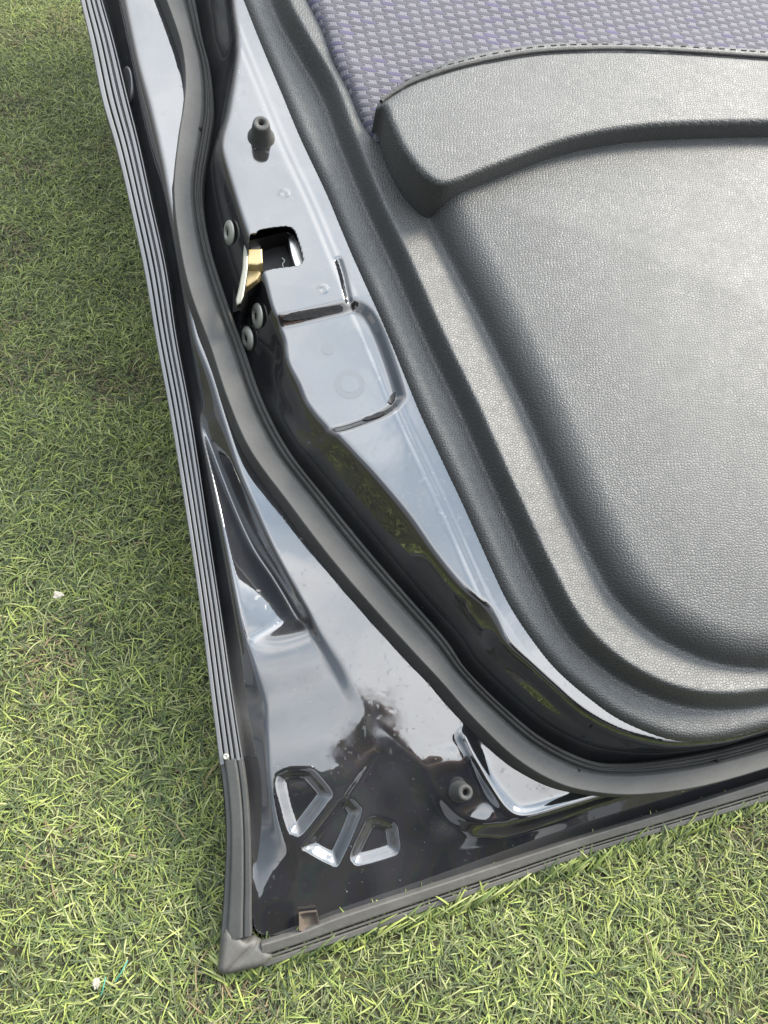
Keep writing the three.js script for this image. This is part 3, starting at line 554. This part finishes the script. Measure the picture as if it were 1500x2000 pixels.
// ---------------------------------------------------------------- grass
{
  function blade(len, w, bend, twist, segs = 5) {
    const pos = [], uv = [], idx = []; let x = 0, y = 0, a = 0.15;
    for (let i = 0; i <= segs; i++) {
      const t = i / segs, ww = w * (t > 0.6 ? 1 - (t - 0.6) * 1.9 : 1) * 0.5, tw = twist * t;
      pos.push(x - 0, y, -ww * Math.cos(tw), x + ww * 0.35, y + ww * Math.sin(tw) * 0.6, 0, x, y, ww * Math.cos(tw)); uv.push(0, t, .5, t, 1, t);
      a = 0.15 + bend * Math.pow((i + 1) / segs, 1.2); x += Math.sin(a) * len / segs; y += Math.cos(a) * len / segs;
    }
    for (let i = 0; i < segs; i++) for (let k = 0; k < 2; k++) { const q = i * 3 + k; idx.push(q, q + 3, q + 1, q + 1, q + 3, q + 4); }
    const g = new THREE.BufferGeometry(); g.setAttribute('position', new THREE.Float32BufferAttribute(pos, 3)); g.setAttribute('uv', new THREE.Float32BufferAttribute(uv, 2)); g.setIndex(idx); g.computeVertexNormals(); return g;
  }
  const mat = new THREE.MeshPhysicalMaterial({ color: 0xffffff, roughness: 0.62, ior: 1.5, specularIntensity: 0.5, side: THREE.DoubleSide });
  const corners = [[-60, -90], [560, -90], [1560, 1500], [1600, 2080], [-80, 2080]].map(p => toGround(...p));
  const x0 = Math.min(...corners.map(c => c[0])) - .03, x1 = Math.max(...corners.map(c => c[0])) + .03, z0 = Math.min(...corners.map(c => c[1])) - .03, z1 = Math.max(...corners.map(c => c[1])) + .03;
  const inv = new THREE.Matrix4().copy(door_matrix).invert(), q = new THREE.Vector3(), eye = new THREE.Vector3();
  const deepIn = polygon([[330, -300], [360, 300], [470, 900], [520, 1400], [560, 1760], [900, 1660], [1700, 1400], [2300, 1200], [2300, -300]], -0.02, 1);
  const kinds = [blade(.017, .00085, 1.2, .5), blade(.021, .0008, 2.1, .9), blade(.015, .0009, .9, -.4), blade(.023, .00065, 2.9, -1.2, 7), blade(.019, .0007, 1.6, 1.5), blade(.029, .0007, 2.3, -.8, 7), blade(.023, .00055, 3.8, .6, 8)];
  const greens = [[.240, .285, .075], [.170, .220, .060], [.105, .145, .045], [.058, .084, .036], [.255, .280, .120], [.100, .118, .058], [.130, .122, .070], [.034, .046, .026]];
  const mats = kinds.map(() => []), cols = kinds.map(() => []), o = new THREE.Object3D(), c = new THREE.Color();
  const put = (x, z, k, y, s, tip, col) => { o.position.set(x, y, z); o.rotation.set(0, 0, 0); o.rotateY(rnd() * 6.283); o.rotateZ(-tip); o.scale.set(s, s, s * (0.8 + 0.5 * rnd())); o.updateMatrix(); mats[k].push(o.matrix.clone()); cols[k].push(col); };
  const area = (x1 - x0) * (z1 - z0), total = Math.floor(area * 800000);
  let n = 0;
  for (let i = 0; i < total; i++) {
    const x = x0 + rnd() * (x1 - x0), z = z0 + rnd() * (z1 - z0);
    q.set(x, 0, z).applyMatrix4(inv); if (deepIn(q.x, q.y) > 0) continue;
    eye.set(x, .01, z).applyMatrix4(camera.matrixWorldInverse); const sx = HALF_W - FOCAL * eye.x / eye.z, sy = HALF_H + FOCAL * eye.y / eye.z;
    if ((sx < -110 || sx > 1620 || sy < -110 || sy > 2120) && rnd() < .92) continue;
    const clump = fbm(x * 22, z * 22, 2, 3), dry = fbm(x * 14 + 9, z * 14, 7, 3);
    let g = greens[Math.floor(Math.pow(rnd(), 0.95) * (dry > .62 ? 8 : 6))];
    if (rnd() < .12 * smooth(.5, .7, dry)) g = [.190, .150, .080];
    const k = .72 + .5 * rnd() + .25 * (clump - .5), m = Math.floor(rnd() * kinds.length);
    put(x, z, m, -.001 - .004 * rnd(), .62 + .5 * rnd() + .3 * (clump - .5), .1 + 1.05 * Math.pow(rnd(), .8), new THREE.Color().setRGB(g[0] * k * 1.08, g[1] * k * 1.06, g[2] * k * 1.1)); n++;
  }
  for (let i = 0; i < 1300; i++) {                                        // long blades that bend over the door's lower edge
    const px = 440 + 1150 * rnd(), py = 1906 - (px - 434) * .323 + 4 + 26 * rnd(), [x, z] = toGround(px, py);
    o.position.set(x, .004, z); o.rotation.set(0, 0, 0); o.rotateY(Math.PI / 2 + (rnd() - .5) * 2.4); o.rotateZ(-.15 - .6 * rnd()); const l = .9 + .65 * rnd(); o.scale.set(l, l, l); o.updateMatrix();
    const m = [0, 1, 4, 5][Math.floor(rnd() * 4)], g = greens[Math.floor(rnd() * 5)], k = .8 + .4 * rnd(); mats[m].push(o.matrix.clone()); cols[m].push(new THREE.Color().setRGB(g[0] * k, g[1] * k, g[2] * k));
  }
  const turf = new THREE.Group(); turf.name = 'artificial_grass'; turf.userData = { kind: 'stuff', label: 'short curly green artificial grass under and around the door', category: 'grass' }; scene.add(turf);
  kinds.forEach((g, k) => {
    const im = new THREE.InstancedMesh(g, mat, mats[k].length); mats[k].forEach((m, i) => { im.setMatrixAt(i, m); im.setColorAt(i, cols[k][i]); });
    im.name = k ? `grass_blades_00${k}` : 'grass_blades'; im.userData.kind = 'stuff'; im.castShadow = im.receiveShadow = true; turf.add(im);
  });
  console.log('blades', n, 'area', area.toFixed(3), 'camera', camera.position.toArray().map(v => v.toFixed(3)).join(' '));
}

// ---------------------------------------------------------------- the person who looks on, mirrored in the paint
{
  const C0 = [0.25, 0, -0.17];
  const J = (x, y, z) => [C0[0] + x, y, C0[2] + z];
  const bones = [], B = (a, b, ra, rb, c) => bones.push([a, b, ra, rb, c]);
  for (const s of [-1, 1]) {
    B(J(s * .16, .045, .66), J(s * .20, .035, .46), .046, .036, 2);
    B(J(s * .16, .08, .63), J(s * .22, .50, .46), .048, .066, 1);
    B(J(s * .22, .50, .46), J(s * .10, .34, .82), .074, .105, 1);
    B(J(s * .18, .87, .60), J(s * .28, .62, .54), .066, .052, 0);
    B(J(s * .28, .62, .54), J(s * .09, .555, .40), .050, .036, 0);
    B(J(s * .09, .50, .76), J(s * .11, .82, .62), .125, .105, 0);
    B(J(s * .085, .553, .40), J(s * .03, .535, .365), .030, .026, 3);                       // palms hang between the knees
    for (let f = 0; f < 4; f++) { const a = J(s * (.045 - f * .012), .535 - f * .004, .352 + f * .010), b = J(s * (.020 - f * .012), .500 - f * .004, .338 + f * .012), c = J(s * (.012 - f * .010), .472 + f * .002, .345 + f * .012); B(a, b, .0095, .0085, 3); B(b, c, .0085, .007, 3); }
    B(J(s * .075, .535, .372), J(s * .055, .505, .345), .011, .009, 3);
  }
  B(J(0, .38, .84), J(0, .56, .76), .135, .135, 0);
  B(J(0, .90, .58), J(0, 1.00, .51), .062, .056, 3);
  B(J(0, 1.05, .49), J(0, 1.01, .43), .098, .078, 3);
  B(J(0, 1.015, .36), J(0, .985, .352), .014, .017, 3);
  const sd = (p, k) => { let m = 1e9, who = 0, acc = 0; for (const [a, b, ra, rb, c] of bones) { const e = [b[0] - a[0], b[1] - a[1], b[2] - a[2]], q = [p[0] - a[0], p[1] - a[1], p[2] - a[2]], t = Math.max(0, Math.min(1, (q[0] * e[0] + q[1] * e[1] + q[2] * e[2]) / (e[0] ** 2 + e[1] ** 2 + e[2] ** 2))), d = Math.hypot(q[0] - e[0] * t, q[1] - e[1] * t, q[2] - e[2] * t) - (ra + (rb - ra) * t); if (d < m) { m = d; who = c; } acc += Math.exp(-d * k); } return [-Math.log(acc) / k, who]; };
  const mesher = (centre, half, res, fn) => {
    const mc = new MarchingCubes(res, new THREE.MeshStandardMaterial(), false, false, 120000); mc.isolation = 0;
    for (let k = 0; k < res; k++) for (let j = 0; j < res; j++) for (let i = 0; i < res; i++) mc.field[k * res * res + j * res + i] = -fn([i, j, k].map((v, a) => centre[a] + ((v - res / 2) / (res / 2)) * half));
    mc.update();
    const n = mc.count, g = new THREE.BufferGeometry(), P = new Float32Array(n * 3);
    for (let i = 0; i < n * 3; i++) P[i] = mc.positionArray[i] * half + centre[i % 3];
    g.setAttribute('position', new THREE.BufferAttribute(P, 3)); g.setAttribute('normal', new THREE.BufferAttribute(Float32Array.from(mc.normalArray.subarray(0, n * 3)), 3)); return g;
  };
  const tint = [[.012, .014, .022], [.016, .017, .020], [.03, .03, .03], [.26, .16, .11]];
  const g = mesher([C0[0], .56, .43], .60, 104, p => sd(p, 45)[0]);
  const C = new Float32Array(g.attributes.position.count * 3), P = g.attributes.position;
  for (let i = 0; i < P.count; i++) C.set(tint[sd([P.getX(i), P.getY(i), P.getZ(i)], 45)[1]], i * 3);
  g.setAttribute('color', new THREE.BufferAttribute(C, 3));
  const who = new THREE.Group(); who.name = 'person'; scene.add(who);
  who.userData = { label: 'crouching person in dark clothes mirrored in the black paint of the door', category: 'person' };
  const body = new THREE.Mesh(g, new THREE.MeshStandardMaterial({ vertexColors: true, roughness: 0.8 })); body.name = 'body'; body.castShadow = body.receiveShadow = true; who.add(body);
  const h0 = J(0, 1.085, .50), hairG = mesher(h0, .16, 40, p => { const x = p[0] - h0[0], y = p[1] - h0[1], z = p[2] - h0[2], r = Math.hypot(x / .098, (y + .01) / .092, (z - .01) / .112) - 1; return Math.max(r * .1, -(y + .05 + z * .5) * .9) + .004 * Math.sin(x * 90) * Math.sin(z * 70); });
  const hair = new THREE.Mesh(hairG, new THREE.MeshStandardMaterial({ color: new THREE.Color().setRGB(.02, .015, .012), roughness: .7 })); hair.name = 'hair'; hair.castShadow = true; who.add(hair);
}

// ---------------------------------------------------------------- renderer
const renderer = new THREE.WebGLRenderer({ antialias: true });
renderer.setSize(768, 1024); renderer.toneMapping = THREE.LinearToneMapping; renderer.toneMappingExposure = EXPOSURE; renderer.shadowMap.enabled = true;
renderer.render(scene, camera);
